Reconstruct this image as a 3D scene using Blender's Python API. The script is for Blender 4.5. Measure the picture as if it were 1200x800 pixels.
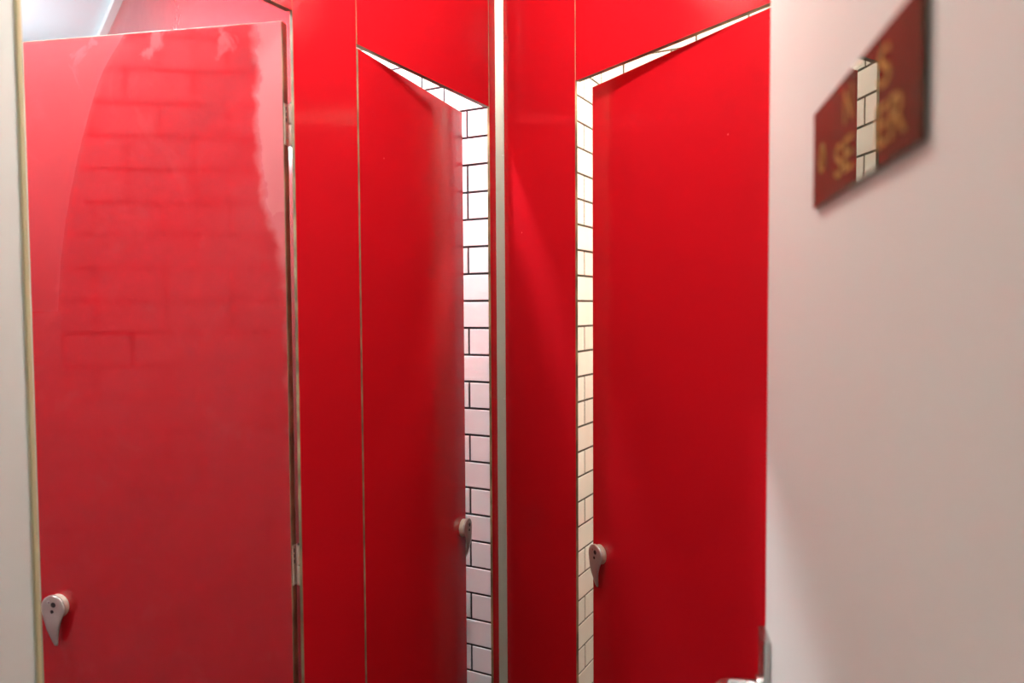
import bpy, bmesh, math, random
from mathutils import Vector, Matrix
random.seed(7)
R = math.radians
scene = bpy.context.scene
for o in list(bpy.data.objects): bpy.data.objects.remove(o)
COL = scene.collection

# ------------------------------------------------------------------ camera
F_PX, TILT, ROLL = 880.0, R(2.4), R(-0.35)
fw = Vector((0, math.cos(TILT), -math.sin(TILT)))
r0 = Vector((1, 0, 0)); u0 = r0.cross(fw)
cr = math.cos(ROLL)*r0 + math.sin(ROLL)*u0
cu = -math.sin(ROLL)*r0 + math.cos(ROLL)*u0
cd = bpy.data.cameras.new('camera'); cam = bpy.data.objects.new('camera', cd); COL.objects.link(cam)
cd.sensor_width = 36; cd.lens = 36*F_PX/1200; cd.clip_start = 0.02
m = Matrix((( cr.x, cu.x, -fw.x, 0), (cr.y, cu.y, -fw.y, 0), (cr.z, cu.z, -fw.z, 1.59), (0, 0, 0, 1)))
cam.matrix_world = m
cd.dof.use_dof = True; cd.dof.focus_distance = 1.80; cd.dof.aperture_fstop = 2.9
scene.camera = cam

# ------------------------------------------------------------------ world, exposure
w = bpy.data.worlds.new('world'); scene.world = w; w.use_nodes = True
w.node_tree.nodes['Background'].inputs[0].default_value = (1, .97, .94, 1)
w.node_tree.nodes['Background'].inputs[1].default_value = 0.02
vs = scene.view_settings
vs.view_transform = 'Standard'; vs.look = 'None'; vs.gamma = 1; vs.use_curve_mapping = False
vs.exposure = 0.9

# lamps of the place, plus added fill lamps: (x, y, height of the globe, watts, globe radius, colour, label)
LAMPS = [
    (-0.04, 1.04, 2.60, 22, .045, (.97, .98, .92), 'round hanging lamp over the lobby between the red doors'),
    (-0.30, -0.75, 2.72, 2.5, .07, (1, .95, .88), 'added unseen fill lamp over the corridor outside the lobby'),  # no known fixture, added to light the corridor wall behind the viewer
    (-1.05, 1.33, 2.67, 50, .05, (.84, .95, 1), 'round ceiling lamp by the tiles of the cubicle with the wide open door'),
    (-2.30, 3.00, 2.40, 9, .07, (.84, .95, 1), 'added unseen fill lamp deep in the cubicle with the wide open door'),  # added only to brighten this cubicle's ceiling and partition
    (-0.40, 1.93, 2.72, 56, .05, (.72, .98, 1), 'round ceiling lamp in the narrow cubicle left of the corner post'),
    (0.72, 1.36, 2.66, 40, .06, (.98, 1, .88), 'round ceiling lamp in the cubicle right of the corner post'),
]
CEIL = 2.86

# ------------------------------------------------------------------ materials
def mat(name, col, rough=.5, metal=0, spec=.5, coat=0, bump=None, ior=None):
    m = bpy.data.materials.new(name); m.use_nodes = True
    b = m.node_tree.nodes['Principled BSDF']
    b.inputs['Base Color'].default_value = (*col, 1)
    b.inputs['Roughness'].default_value = rough
    b.inputs['Metallic'].default_value = metal
    b.inputs['Specular IOR Level'].default_value = spec
    b.inputs['Coat Weight'].default_value = coat
    b.inputs['Coat Roughness'].default_value = .05
    if ior: b.inputs['IOR'].default_value = ior
    return m
class NT:
    def __init__(s, m): s.t = m.node_tree; s.b = s.t.nodes['Principled BSDF']
    def n(s, kind, **kw):
        x = s.t.nodes.new(kind)
        for k, v in kw.items(): setattr(x, k, v)
        return x
    def l(s, a, b): s.t.links.new(a, b)
    def math(s, op, a, b=None, c=None, clamp=False):
        x = s.n('ShaderNodeMath', operation=op); x.use_clamp = clamp
        for i, v in enumerate((a, b, c)):
            if v is None: continue
            if isinstance(v, (int, float)): x.inputs[i].default_value = v
            else: s.l(v, x.inputs[i])
        return x.outputs[0]
    def noise(s, scale, detail=3, vec=None, dist=0):
        x = s.n('ShaderNodeTexNoise'); x.inputs['Scale'].default_value = scale
        x.inputs['Detail'].default_value = detail; x.inputs['Distortion'].default_value = dist
        if vec is None: vec = s.n('ShaderNodeTexCoord').outputs['Object']
        s.l(vec, x.inputs['Vector']); return x.outputs['Fac']
    def ramp(s, v, a, b, va=0., vb=1.):
        x = s.n('ShaderNodeMapRange'); x.interpolation_type = 'SMOOTHSTEP'
        s.l(v, x.inputs['Value'])
        for k, q in (('From Min', a), ('From Max', b), ('To Min', va), ('To Max', vb)): x.inputs[k].default_value = q
        return x.outputs['Result']
    def mixc(s, fac, a, b):
        x = s.n('ShaderNodeMix', data_type='RGBA')
        if isinstance(fac, (int, float)): x.inputs[0].default_value = fac
        else: s.l(fac, x.inputs[0])
        for i, v in ((6, a), (7, b)):
            if isinstance(v, tuple): x.inputs[i].default_value = (*v, 1)
            else: s.l(v, x.inputs[i])
        return x.outputs[2]
    def bump(s, h, st, d=.001):
        x = s.n('ShaderNodeBump'); x.inputs['Strength'].default_value = st; x.inputs['Distance'].default_value = d
        s.l(h, x.inputs['Height']); s.l(x.outputs[0], s.b.inputs['Normal'])

REDC = (.46, .0062, .0115)
def red_laminate(name, rough):
    m = mat(name, REDC, rough, spec=.38)
    t = NT(m)
    n1 = t.noise(3.2, 4); n2 = t.noise(26, 4, dist=.6)
    sm = t.math('ADD', t.math('MULTIPLY', n1, .6), t.math('MULTIPLY', n2, .4))
    t.l(t.ramp(sm, .35, .68, rough-.03, rough+.04), t.b.inputs['Roughness'])
    # a few tiny pale specks of wear
    v = t.n('ShaderNodeTexVoronoi'); v.inputs['Scale'].default_value = 9
    t.l(t.n('ShaderNodeTexCoord').outputs['Object'], v.inputs['Vector'])
    sp = t.ramp(v.outputs['Distance'], .012, .022, .55, 0)
    t.l(t.mixc(sp, REDC, (.8, .22, .2)), t.b.inputs['Base Color'])
    return m
M = {}
M['red'] = red_laminate('red_laminate', .17)
M['core'] = mat('laminate_core_edge', (.36, .27, .13), .55)
tt = NT(M['core']); tt.l(tt.mixc(tt.ramp(tt.noise(14, 5), .35, .7), (.13, .09, .04), (.36, .26, .13)), tt.b.inputs['Base Color'])
M['cream'] = mat('cream_paint', (.69, .705, .665), .55, spec=.3)
tt = NT(M['cream']); tt.bump(tt.noise(160, 3), .08, .0006)
M['trim'] = mat('yellowed_edge_trim', (.55, .47, .27), .5)
M['ceil'] = mat('pale_ceiling', (.74, .80, .84), .8, spec=.2)
M['floor'] = mat('grey_floor', (.12, .10, .10), .45)
tt = NT(M['floor']); tt.l(tt.mixc(tt.ramp(tt.noise(60, 4), .4, .6), (.09, .08, .08), (.15, .13, .12)), tt.b.inputs['Base Color'])
M['grout'] = mat('charcoal_grout', (.030, .028, .032), .9, spec=.2)
M['grout_warm'] = mat('brown_grout', (.075, .06, .042), .9, spec=.2)
def tile_mat(name, col):
    m = mat(name, col, .12, spec=.5); t = NT(m)
    info = t.n('ShaderNodeObjectInfo')
    k = t.math('MULTIPLY_ADD', info.outputs['Random'], .07, .95)
    hsv = t.n('ShaderNodeHueSaturation'); hsv.inputs['Color'].default_value = (*col, 1)
    t.l(k, hsv.inputs['Value']); t.l(hsv.outputs[0], t.b.inputs['Base Color'])
    t.bump(t.noise(18, 2), .06, .002)
    return m
M['tile'] = tile_mat('white_glazed_tile', (.79, .83, .84))
M['tile_warm'] = tile_mat('lamp_warmed_white_tile', (.84, .81, .72))  # warm tint of the cubicle's lamp put into the tile colour
M['alu'] = mat('pale_metal_post', (.40, .37, .30), .4, metal=.2)
M['nickel'] = mat('brushed_nickel', (.50, .48, .43), .34, metal=.75)
tt = NT(M['nickel']); tt.l(tt.ramp(tt.noise(70, 3), .3, .7, .3, .4), tt.b.inputs['Roughness'])
M['brass'] = mat('dull_steel_hinge', (.72, .67, .54), .38, metal=.35)
M['dark'] = mat('dark_hole', (.012, .01, .01), .6)
M['chrome'] = mat('steel', (.50, .49, .47), .24, metal=1)
M['sign'] = mat('dark_brown_acrylic', (.050, .049, .033), .0, spec=.5, ior=1.22)
NT(M['sign']).b.inputs['Coat Roughness'].default_value = 0
NT(M['sign']).b.inputs['Coat IOR'].default_value = 1.6
M['gold'] = mat('gold_lettering', (.27, .16, .010), .5)
M['lampbase'] = mat('white_lamp_rim', (.8, .8, .8), .4)
def emis(name, col, s):
    m = mat(name, col, .5); b = m.node_tree.nodes['Principled BSDF']
    b.inputs['Emission Color'].default_value = (*col, 1); b.inputs['Emission Strength'].default_value = s
    return m
# the wide open door: partly wiped film of limescale on the red laminate
def filmed_red():
    m = mat('red_laminate_with_wiped_film', REDC, .2, spec=.56); t = NT(m)
    tc = t.n('ShaderNodeTexCoord'); sx = t.n('ShaderNodeSeparateXYZ'); t.l(tc.outputs['Object'], sx.inputs[0])
    x, z = sx.outputs['X'], sx.outputs['Z']
    nf = t.noise(22, 5, dist=.4); nb = t.noise(5, 3)
    # wiped ellipse
    e1 = t.math('POWER', t.math('DIVIDE', t.math('SUBTRACT', x, .10), .36), 2.0)
    e2 = t.math('POWER', t.math('DIVIDE', t.math('SUBTRACT', z, 1.40), .70), 2.0)
    e = t.math('ADD', t.math('ADD', e1, e2), t.math('MULTIPLY', t.math('SUBTRACT', nb, .5), .10))
    outside = t.math('MULTIPLY', t.ramp(e, .95, 1.02), t.ramp(z, 1.15, 1.6))
    # ragged strip by the hinges, thinning downwards
    wz = t.ramp(z, 1.45, 1.75, .0, .052)
    edge = t.math('ADD', wz, t.math('MULTIPLY', t.math('SUBTRACT', nf, .5), .045))
    strip = t.ramp(t.math('SUBTRACT', edge, x), -.012, .014)
    topf = t.ramp(z, 1.0, 1.98, .06, 1)
    blot = t.math('MULTIPLY', t.ramp(t.noise(11, 5, dist=1.0), .60, .68), t.ramp(z, 1.75, 2.05, 0, .55))
    film = t.math('MAXIMUM', t.math('MULTIPLY', outside, .14), t.math('MAXIMUM', strip, blot))
    wisp = t.math('MULTIPLY', t.ramp(t.noise(7, 6, dist=2.2), .55, .75), .05)
    film = t.math('MINIMUM', t.math('ADD', t.math('MULTIPLY', film, topf), wisp), 1.0)
    t.l(t.mixc(t.math('MULTIPLY', film, .32), REDC, (.82, .50, .50)), t.b.inputs['Base Color'])
    t.l(t.math('MAXIMUM', t.math('MULTIPLY_ADD', film, .24, .095), t.math('MULTIPLY', outside, .34)), t.b.inputs['Roughness'])
    return m
M['redfilm'] = filmed_red()

# ------------------------------------------------------------------ mesh helpers
def link(name, me, parent=None, mats=()):
    o = bpy.data.objects.new(name, me); COL.objects.link(o)
    for k in mats: me.materials.append(M[k] if isinstance(k, str) else k)
    if parent is not None: o.parent = parent
    return o
def tag(o, label, cat=None, group=None, kind=None):
    o['label'] = label
    if cat: o['category'] = cat
    if group: o['group'] = group
    if kind: o['kind'] = kind
    return o
def empty(name, x, y, rz, z=0):
    o = bpy.data.objects.new(name, None); o.empty_display_size = .05; COL.objects.link(o)
    o.location = (x, y, z); o.rotation_euler = (0, 0, R(rz)); return o
def slab(x0, x1, y0, y1, z0, z1, bev=.0):
    """box mesh; slot 0 on the two big y faces, slot 1 on the edges"""
    bm = bmesh.new()
    v = [bm.verts.new((x, y, z)) for x in (x0, x1) for y in (y0, y1) for z in (z0, z1)]
    for q in ((0, 1, 3, 2), (4, 6, 7, 5), (0, 4, 5, 1), (2, 3, 7, 6), (0, 2, 6, 4), (1, 5, 7, 3)):
        bm.faces.new([v[i] for i in q])
    bmesh.ops.recalc_face_normals(bm, faces=bm.faces)
    for f in bm.faces: f.material_index = 0 if abs(f.normal.y) > .9 else 1
    if bev:
        bmesh.ops.bevel(bm, geom=list(bm.edges), offset=bev, segments=2, profile=.5, affect='EDGES', material=1)
    me = bpy.data.meshes.new('slab'); bm.to_mesh(me); bm.free(); return me
def box(x0, x1, y0, y1, z0, z1, bev=0.):
    me = slab(x0, x1, y0, y1, z0, z1, bev)
    for p in me.polygons: p.material_index = 0
    return me
def cyl(r, h, axis='Z', seg=24, bev=0., c=(0, 0, 0)):
    bm = bmesh.new()
    bmesh.ops.create_cone(bm, cap_ends=True, segments=seg, radius1=r, radius2=r, depth=h)
    if bev:
        es = [e for e in bm.edges if abs(abs(e.verts[0].co.z)-h/2) < 1e-6 and abs(e.verts[0].co.z-e.verts[1].co.z) < 1e-6]
        bmesh.ops.bevel(bm, geom=es, offset=bev, segments=2, profile=.5, affect='EDGES')
    rot = {'Z': Matrix.Identity(4), 'Y': Matrix.Rotation(R(90), 4, 'X'), 'X': Matrix.Rotation(R(90), 4, 'Y')}[axis]
    bmesh.ops.transform(bm, matrix=Matrix.Translation(c) @ rot, verts=bm.verts)
    for f in bm.faces: f.smooth = len(f.verts) == 4
    me = bpy.data.meshes.new('cyl'); bm.to_mesh(me); bm.free(); return me

# ------------------------------------------------------------------ plan of the place
# the left front of cubicles (frame LF) and the right front (frame RF) meet at the corner post
CX, CY = -0.029, 1.958
LF_RZ, RF_RZ = 62.0, -55.7
def fr(rz, x, y=0.):
    a = R(rz); return CX + x*math.cos(a) - y*math.sin(a), CY + x*math.sin(a) + y*math.cos(a)
ZT = 2.10          # underside of the header panels
TOP = CEIL
T = .018           # door leaf thickness
TP = .0065         # thickness of the fixed panels

# ---- room shell
def struct(o, label=None):
    o['kind'] = 'structure'
    if label: o['label'] = label
    return o
struct(link('floor', box(-2.85, 1.75, -1.5, 4.2, -.05, 0), None, ['floor']))
struct(link('ceiling', box(-2.85, 1.75, -1.5, 4.2, CEIL, CEIL+.05), None, ['ceil']))
struct(link('wall_back', box(-2.85, 1.75, -1.5, -1.4, 0, CEIL), None, ['cream']))
struct(link('wall_far', box(-2.85, 1.75, 4.1, 4.2, 0, CEIL), None, ['cream']))
struct(link('wall_outer_left', box(-2.85, -2.75, -1.4, 4.1, 0, CEIL), None, ['cream']))
struct(link('wall_outer_right', box(1.65, 1.75, -1.4, 4.1, 0, CEIL), None, ['cream']))

def wall_in(frame, name, x0, x1, y0, y1, z0=0, z1=CEIL, m='cream'):
    o = link(name, box(x0, x1, y0, y1, z0, z1), None, [m])
    o.location = (CX, CY, 0); o.rotation_euler = (0, 0, R(frame)); return struct(o)
# cream wall to the left of the wide open door, in the plane of the left front
JAMB = -1.190
wl = wall_in(LF_RZ, 'wall_left', -2.30, JAMB, 0, .05)
wl['label'] = 'cream wall end at the left edge beside the wide open red door'
tr = link('edge_trim', box(JAMB-.001, JAMB+.006, -.004, .052, 0, CEIL, .002), wl, ['trim'])
x, y = fr(LF_RZ, -2.30)
struct(link('wall_corridor_left', box(x-.05, x, -1.4, y, 0, CEIL), None, ['cream']))
# wall beside the hinges of the open cream door
struct(link('wall_right', box(.245, 1.65, .02, .12, 0, CEIL), None, ['cream']))
# end wall behind the cream door
wall_in(RF_RZ, 'wall_end', 1.02, 1.75, 0, .05)

# ---- glazed tile walls, brick bond of 150 x 75 tiles
TW, TH, G, TD = .150, .075, .0062, .0026
def tile_mesh(w, h, name):
    bm = bmesh.new(); b = .0009
    lo = [bm.verts.new(p) for p in ((-w/2, 0, -h/2), (w/2, 0, -h/2), (w/2, 0, h/2), (-w/2, 0, h/2))]
    mi = [bm.verts.new((v.co.x, -TD+b, v.co.z)) for v in lo]
    hi = [bm.verts.new((v.co.x*(1-2*b/w), -TD, v.co.z*(1-2*b/h))) for v in lo]
    for i in range(4):
        j = (i+1) % 4
        bm.faces.new((lo[i], lo[j], mi[j], mi[i])); bm.faces.new((mi[i], mi[j], hi[j], hi[i]))
    bm.faces.new(hi)
    bmesh.ops.recalc_face_normals(bm, faces=bm.faces)
    me = bpy.data.meshes.new(name); bm.to_mesh(me); bm.free(); return me
TILES = {}
def get_tile(w, mk):
    k = (round(w, 4), mk)
    if k not in TILES:
        me = tile_mesh(w, TH-G, 'tile'); me.materials.append(M[mk]); TILES[k] = me
    return TILES[k]
ROW0 = 2.1405     # top of row 0
def tile_wall(name, x, y, rz, length, joint_of_row, one_by_one, mk, gk, label, back=.06, gv=None):
    """wall running along local +x, tiled on local -y; joint_of_row(k) gives the x of one vertical joint"""
    w = link(name, box(0, length, 0, back, 0, CEIL), None, [gk])
    w.location = (x, y, 0); w.rotation_euler = (0, 0, R(rz)); struct(w, label)
    rest = bmesh.new(); nrest = 0
    for k in range(-10, 29):
        zt = ROW0 - k*TH; zc = zt - TH/2
        if zc - TH/2 < -.02 or zt > CEIL + .0: continue
        j = joint_of_row(k) % TW
        xs = [0.] + [j + i*TW for i in range(int(length/TW)+2) if .008 < j + i*TW < length-.008] + [length]
        for a, b in zip(xs[:-1], xs[1:]):
            wd = b - a - (gv or G)
            if wd < .006: continue
            if one_by_one((a+b)/2, zc):
                o = bpy.data.objects.new('tile', get_tile(wd, mk)); COL.objects.link(o)
                o.parent = w; o.location = ((a+b)/2, 0, zc)
                o.rotation_euler = (random.uniform(-.003, .003), 0, random.uniform(-.003, .003))
            else:
                t = rest.verts; me = get_tile(wd, mk); n0 = len(rest.verts)
                vv = [rest.verts.new((v.co.x+(a+b)/2, v.co.y, v.co.z+zc)) for v in me.vertices]
                for p in me.polygons: rest.faces.new([vv[i] for i in p.vertices])
                nrest += 1
    if nrest:
        me = bpy.data.meshes.new('tile_field'); rest.to_mesh(me)
        o = link('tile_field', me, w, [mk]); o['kind'] = 'stuff'
    rest.free(); return w
PAT_A = 'JNJJNJNNJNJN'
PAT_B = 'JNJJNJNNJNJJN'
def pat(s, k):
    if k < 0: return 'N' if k % 2 else 'J'
    if k < len(s): return s[k]
    return 'J' if (k-len(s)) % 2 == 0 else 'N'
# narrow cubicle, side wall: perpendicular to the left front, .082 past the corner
LJ = .140; LN = 1.40
x, y = fr(LF_RZ, .082, .006+LN)
tile_wall('wall_tiled_narrow_cubicle', x, y, LF_RZ-90, LN,
          lambda k: LN-LJ if pat(PAT_A, k) == 'J' else LN-LJ-.075,
          lambda a, z: a > .80 and .40 < z < 2.50, 'tile', 'grout',
          'white tiled wall with dark joints seen left of the corner post', back=.03)
# right cubicle: side wall parallel to the left front, back wall square to it
a28 = (math.cos(R(62)), math.sin(R(62)))
SX, SY = .188 - .30*a28[0], 2.21 - .30*a28[1]
tile_wall('wall_tiled_right_cubicle', SX, SY, 62, .505, lambda k: .362 if pat(PAT_B, k) == 'J' else .287,
          lambda a, z: True, 'tile_warm', 'grout_warm',
          'white tiled wall with lamp warmth in its colour and brown joints seen between the corner panel and the right red door', back=.03, gv=.0085)
KX, KY = .188 + .205*a28[0], 2.21 + .205*a28[1]
tile_wall('wall_tiled_back', KX, KY, -28, 1.05, lambda k: .150 if pat(PAT_B, k) == 'J' else .075,
          lambda a, z: z > .40 and z < 2.70, 'tile_warm', 'grout_warm',
          'tiled back wall glimpsed over the top of the right red door', back=.03)
# cubicle with the wide open door: tiled wall mirrored in that door
x, y = fr(LF_RZ, JAMB-.004, .052)
tile_wall('wall_tiled_left_cubicle', x, y, LF_RZ+90, 1.35, lambda k: .10 if pat(PAT_A, k) == 'J' else .025,
          lambda a, z: a < .9 and .40 < z < 2.60, 'tile', 'grout',
          'white tiled wall of the left cubicle mirrored in the wide open red door', back=.03)
# wall closing the right cubicle on its far side
x, y = fr(RF_RZ, 1.10, .05)
o = link('wall_cubicle_side', box(0, 1.15, -.05, 0, 0, CEIL), None, ['cream'])
o.location = (x, y, 0); o.rotation_euler = (0, 0, R(62)); struct(o)

# ------------------------------------------------------------------ red laminate fronts
def panel(name, frame, x0, x1, z0, z1, label, cat='panel', y0=0., m='red'):
    o = link(name, slab(x0, x1, y0, y0+(.013 if name == 'header_panel' else TP), z0, z1, .0005), None, [m, 'core'])
    o.location = (CX, CY, 0); o.rotation_euler = (0, 0, R(frame)); tag(o, label, cat); return o
g = .0007
A0, A1 = -.7336, -.5646       # left pilaster
S0 = -.0523                   # narrow stub by the post
B0, B1 = .309, .829           # right door opening
panel('pilaster_panel', LF_RZ, A0, A1-g, 0, TOP, 'red laminate upright panel between the two left cubicle doors')
panel('header_panel', LF_RZ, A1+g, S0-.002, ZT, TOP, 'red laminate header panel above the narrow door left of the post')
panel('header_panel', LF_RZ, JAMB+.007, A0-g, ZT+.005, TOP, 'red laminate header panel above the wide open door')
panel('pilaster_panel', LF_RZ, S0, -.0165, 0, TOP, 'thin red laminate strip against the left side of the corner post')
panel('pilaster_panel', RF_RZ, .0165, B0-g, 0, TOP, 'tall red laminate panel just right of the corner post')
panel('header_panel', RF_RZ, B0+g, 1.02, ZT, TOP, 'red laminate header panel above the right door')
panel('pilaster_panel', RF_RZ, B1+.006, 1.02, 0, ZT-.001, 'red laminate upright hidden behind the open cream door')

# partition between the wide open cubicle and the narrow one
x, y = fr(LF_RZ, A0+.055, TP)
PARTITION_RZ = 90+35.2
o = link('cubicle_partition', slab(.0, 2.75, -T, 0, 0, CEIL-.03, .0012), None, ['red', 'core'])
o.location = (x-.012, y+.0165, 0); o.rotation_euler = (0, 0, R(PARTITION_RZ))
tag(o, 'red partition seen above the wide open door, meeting the ceiling', 'partition')
link('top_rail', box(.01, 2.75, -T-.006, .030, CEIL-.03, CEIL-.001, .003), o, ['lampbase'])

# corner post: extruded profile with two rounded lips and a groove
def post():
    bm = bmesh.new()
    pts = []
    def arc(cx, cy, r, a0, a1, n=5):
        for i in range(n+1):
            a = R(a0+(a1-a0)*i/n); pts.append((cx+r*math.cos(a), cy+r*math.sin(a)))
    h, r = .0145, .005
    arc(-h+r, h-r, r, 90, 180); arc(-h+r, -h+r, r, 180, 270)
    pts.extend([(.0035, -h), (.0035, -h+.002), (.0055, -h+.002), (.0055, -h)])
    arc(h-r, -h+r, r, 270, 360); arc(h-r, h-r, r, 0, 90)
    a = [bm.verts.new((px, py, 0)) for px, py in pts]; b = [bm.verts.new((px, py, TOP-.001)) for px, py in pts]
    n = len(pts)
    for i in range(n): bm.faces.new((a[i], a[(i+1) % n], b[(i+1) % n], b[i]))
    bm.faces.new(a[::-1]); bm.faces.new(b)
    bmesh.ops.recalc_face_normals(bm, faces=bm.faces)
    me = bpy.data.meshes.new('post'); bm.to_mesh(me); bm.free(); return me
po = empty('corner_post', CX, CY-.004, 2)
tag(po, 'pale metal corner post where the two red fronts meet', 'post')
link('profile', post(), po, ['alu'])
for z in (1.985, 1.36, 2.2): link('screw', cyl(.0022, .002, 'Y', 10, .0004, (.008, -.0150, z)), po, ['nickel'])

# ------------------------------------------------------------------ doors
def latch_plate(s):
    """teardrop turn plate standing off the door; s = outward direction on y"""
    bm = bmesh.new(); rows = []
    r = .0255; zb = -.073
    zs = [r*math.cos(R(q)) for q in (5, 14, 24, 34, 45, 56, 67, 78, 90, 100)]
    zs += [zs[-1] + (zb-zs[-1])*q/16 for q in range(1, 17)]
    for z in zs:
        q = max(0, (zs[9]-z)/(zs[9]-zb))                  # 0..1 down the tail
        hw = math.sqrt(max(r*r-z*z, 1e-9)) if q == 0 else .0251*(1-q)*(1-.10*math.sin(math.pi*q)) + .0036*q
        if z == zs[-1]: hw = .0026
        out = .0175 + .0025*math.sin(math.pi*min(q*1.4, 1)) - .0060*max(0, q-.45)**2/.3025
        th = .0045*(1-.5*q); dome = .0016*(1-q)
        rows.append([bm.verts.new((px*hw, s*py, z)) for px, py in
            ((-1, out-th), (-1, out-.0014), (-.93, out-.0003), (-.5, out+dome*.8), (0, out+dome), (.5, out+dome*.8), (.93, out-.0003), (1, out-.0014), (1, out-th))])
    for a, b in zip(rows[:-1], rows[1:]):
        n = len(a)
        for i in range(n): bm.faces.new((a[i], a[(i+1) % n], b[(i+1) % n], b[i]))
    bm.faces.new(rows[0]); bm.faces.new(rows[-1])
    bmesh.ops.recalc_face_normals(bm, faces=bm.faces)
    for f in bm.faces: f.smooth = len(f.verts) == 4
    me = bpy.data.meshes.new('latch'); bm.to_mesh(me); bm.free()
    return me
def hinge(parent, z, d, s):
    """small butt hinge at the hinge edge (local x = 0); d = direction away from the leaf, s = outer side"""
    def bx(x0, x1, y0, y1, z0, z1, b=.0004):
        return box(min(d*x0, d*x1), max(d*x0, d*x1), min(s*y0, s*y1), max(s*y0, s*y1), z0, z1, b)
    h = link('hinge', bx(.0003, .0022, -.018, -.001, z-.036, z+.036), parent, ['brass'])
    h['label'] = 'pale steel hinge'
    for zz in (z+.0185, z-.0185):
        link('barrel', cyl(.0060, .0345, 'Z', 20, .0008, (d*.0105, -s*.010, zz)), h, ['brass'])
    link('hinge_leaf', bx(.0105, .0170, -.0185, -.0165, z-.035, z+.035), h, ['brass'])
    link('pin', cyl(.0028, .078, 'Z', 12, .0005, (d*.0105, -s*.010, z)), h, ['dark'])
    for zz in (.027, .017, .007): link('slot', bx(.0021, .0026, -.0065, -.0035, z+zz-.0033, z+zz+.0033, 0), h, ['dark'])
    return h
def door(hx, hy, rz, w, s, label, mk, lz=1.03, inset=.036, turn=0., hinges=True):
    """hinge line at (hx, hy); leaf runs along local +x; s is the side of the outer face"""
    e = empty('cubicle_door', hx, hy, rz, .12); tag(e, label, 'door', 'red cubicle doors')
    y0, y1 = (-T, 0) if s > 0 else (0, T)
    lf = link('leaf', slab(0, w, y0, y1, 0, ZT-.006-.12, .0015), e, [mk, 'core'])
    k = link('turn_latch', latch_plate(s), e, ['nickel']); k.location = (w-inset, 0, lz-.12); k.rotation_euler = (0, turn, 0)
    k['label'] = 'teardrop metal turn latch'
    link('spindle', cyl(.0225, .0150, 'Y', 32, .001, (0, s*.0075, .0005)), k, ['brass'])
    link('screw_hole', cyl(.0050, .0016, 'Y', 16, 0, (-.004*s, s*.0186, .0085)), k, ['dark'])
    link('screw_hole', cyl(.0034, .0016, 'Y', 16, 0, (-.001*s, s*.0190, -.0045)), k, ['dark'])
    link('screw', cyl(.0024, .0022, 'Y', 12, .0004, (.006*s, s*.0184, .013)), k, ['chrome'])
    return e
# wide open door on the left: hinges at its right edge
d1 = door(-.396, 1.325, 169.63, .519, 1, 'wide open red cubicle door at the left with hazy wiped film', 'redfilm', inset=.040, lz=1.032)
for z in (1.917, 1.135, .45):
    hinge(d1, z-.12, -1, 1)
# narrow looking door left of the post: hinges at its left edge
x, y = fr(LF_RZ, A1+.0025, .0)
d2 = door(x, y, 70.4, .506, -1, 'red cubicle door just left of the corner post, slightly ajar', 'red', inset=.024)
# right door: hinges at its right edge
x, y = fr(RF_RZ, B1-.002, .0)
d3 = door(x, y, 119.2, .516, 1, 'red cubicle door right of the post, slightly ajar beside the cream door', 'red', inset=.031)

# ------------------------------------------------------------------ open cream entrance door with its sign
ED_RZ = 90-10.87
dirx, diry = math.sin(R(10.87)), math.cos(R(10.87))
nx, ny = diry, -dirx                                    # away from the lobby
SO = .0042                                               # sign stand-off
px, py = .141 + .192*.976 + SO*nx - .8*dirx, .976 + SO*ny - .8*diry
ED = empty('door_1', px, py, ED_RZ, .01)
struct(ED); tag(ED, 'open cream door at the right carrying a dark brown sign', 'door')
link('leaf', slab(0, .8, -.04, 0, 0, CEIL-.2, .0015), ED, ['cream', 'trim'])
# lever handle on a slim back plate at the free edge
bp = link('back_plate', box(.746, .797, .0005, .0095, .93, 1.173-.01, .0012), ED, ['chrome'])
bp['label'] = 'steel back plate of the door handle'
def sweep(pts, r, seg=14, flat=1.):
    bm = bmesh.new(); rings = []
    for i, p in enumerate(pts):
        p = Vector(p); a = Vector(pts[max(i-1, 0)]); b = Vector(pts[min(i+1, len(pts)-1)]); t = (b-a).normalized()
        up = Vector((0, 0, 1)); sd = t.cross(up).normalized(); up = sd.cross(t).normalized()
        rings.append([bm.verts.new(p + r*(math.cos(2*math.pi*k/seg)*sd + flat*math.sin(2*math.pi*k/seg)*up)) for k in range(seg)])
    for a, b in zip(rings[:-1], rings[1:]):
        for k in range(seg): f = bm.faces.new((a[k], a[(k+1) % seg], b[(k+1) % seg], b[k])); f.smooth = True
    bm.faces.new(rings[0]); bm.faces.new(rings[-1])
    bmesh.ops.recalc_face_normals(bm, faces=bm.faces)
    me = bpy.data.meshes.new('sweep'); bm.to_mesh(me); bm.free(); return me
LZ = 1.094
lv = [(.769, .007, LZ), (.769, .035, LZ), (.768, .046, LZ)] + \
     [(.768-.012+.012*math.cos(a), .046+.012*math.sin(a), LZ) for a in [R(q) for q in (25, 50, 75, 90)]] + \
     [(.735, .058, LZ), (.69, .058, LZ), (.655, .057, LZ), (.645, .052, LZ)]
link('lever_handle', sweep(lv, .0088), ED, ['chrome'])
link('rose', cyl(.015, .008, 'Y', 24, .001, (.769, .011, LZ)), ED, ['chrome'])

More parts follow.
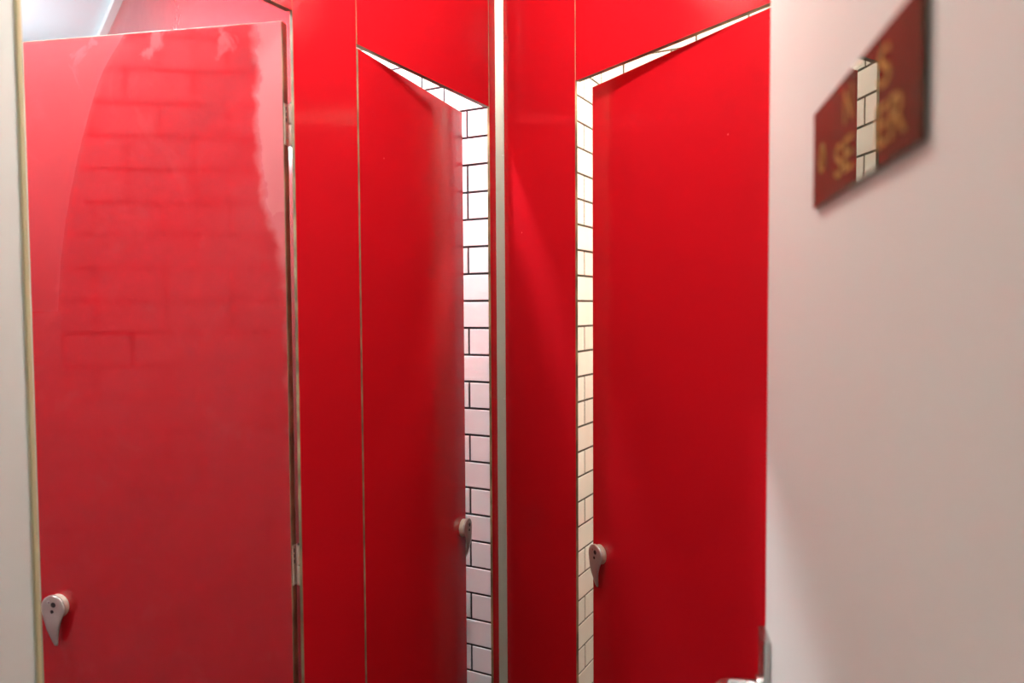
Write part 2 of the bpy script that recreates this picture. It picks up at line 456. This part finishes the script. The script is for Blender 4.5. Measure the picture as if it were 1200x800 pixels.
# sign: local x along the door from its far end towards the viewer
s_l, s_r = .680, .404
SL = (s_l-s_r)/diry; SH = .0840
sx, sy = .141+.192*s_l, s_l
SZ = 1.59 + .678*(363-236)/880 - .009
sg = empty('door_sign', sx, sy, ED_RZ+180, SZ)
tag(sg, 'dark brown glossy sign with gold lettering on the open cream door', 'sign')
link('sign_plate', slab(0, SL, 0, .003, 0, SH, .0004), sg, ['sign', 'sign'])
for ux in (.06, .94):
    for uz in (.2, .8): link('spacer', cyl(.004, SO-.003, 'Y', 12, 0, (SL*ux, .003+(SO-.003)/2, SH*uz)), sg, ['dark'])
def text(ch, u0, u1, v0, v1):
    """one run of lettering fitted into a box given as fractions of the plate (v from the top)"""
    c = bpy.data.curves.new('lettering', 'FONT'); c.body = ch; c.size = 1; c.extrude = 0; c.offset = .012
    o = bpy.data.objects.new('tmp', c); COL.objects.link(o)
    bpy.context.view_layer.update()
    me = bpy.data.meshes.new_from_object(o.evaluated_get(bpy.context.evaluated_depsgraph_get()))
    bpy.data.objects.remove(o)
    xs = [v.co.x for v in me.vertices]; ys = [v.co.y for v in me.vertices]
    ax, bx, ay, by = min(xs), max(xs), min(ys), max(ys)
    for v in me.vertices:
        v.co = (SL*(u0+(u1-u0)*(v.co.x-ax)/(bx-ax)), -.0003, SH*(1-(v1+(v0-v1)*(v.co.y-ay)/(by-ay))))
    return link('lettering', me, sg, ['gold'])
text('N', .40, .485, .13, .43); text('S', .715, .80, .13, .43)
text('SE', .30, .49, .55, .86); text('ER', .705, .91, .55, .86)
def icon():
    bm = bmesh.new(); cx, cz, a, b = SL*.13, SH*.46, .0125, .0085
    n = 28; o = []; i_ = []
    for k in range(n):
        t = 2*math.pi*k/n
        o.append(bm.verts.new((cx+a*math.cos(t), -.0003, cz+a*1.0*math.sin(t)))); i_.append(bm.verts.new((cx+b*math.cos(t), -.0003, cz+b*math.sin(t))))
    for k in range(n): bm.faces.new((o[k], o[(k+1) % n], i_[(k+1) % n], i_[k]))
    q = [bm.verts.new((cx+dx, -.0003, cz+dz)) for dx, dz in ((-.0075, -.0045), (-.0045, -.0075), (.0075, .0045), (.0045, .0075))]
    bm.faces.new(q)
    bmesh.ops.recalc_face_normals(bm, faces=bm.faces)
    me = bpy.data.meshes.new('icon'); bm.to_mesh(me); bm.free(); return me
link('round_symbol', icon(), sg, ['gold'])

# ------------------------------------------------------------------ lamps
def globe(r):
    bm = bmesh.new(); bmesh.ops.create_uvsphere(bm, u_segments=24, v_segments=14, radius=r)
    for f in bm.faces: f.smooth = True
    me = bpy.data.meshes.new('globe'); bm.to_mesh(me); bm.free(); return me
for k, (x, y, zg, wt, r, col, lab) in enumerate(LAMPS):
    e = empty('ceiling_lamp', x, y, 0, CEIL); tag(e, lab, 'lamp', 'ceiling lamps')
    link('rose', cyl(.045, .018, 'Z', 32, .004, (0, 0, -.0095)), e, ['lampbase'])
    top = CEIL-zg-r
    link('stem', cyl(.008, top+.004, 'Z', 16, 0, (0, 0, -(top+.004)/2)), e, ['lampbase'])
    gl = link('glass_globe', globe(r), e, [emis('lamp_glow_%d' % k, col, wt/(4*math.pi**2*r*r))])
    gl.location = (0, 0, zg-CEIL)
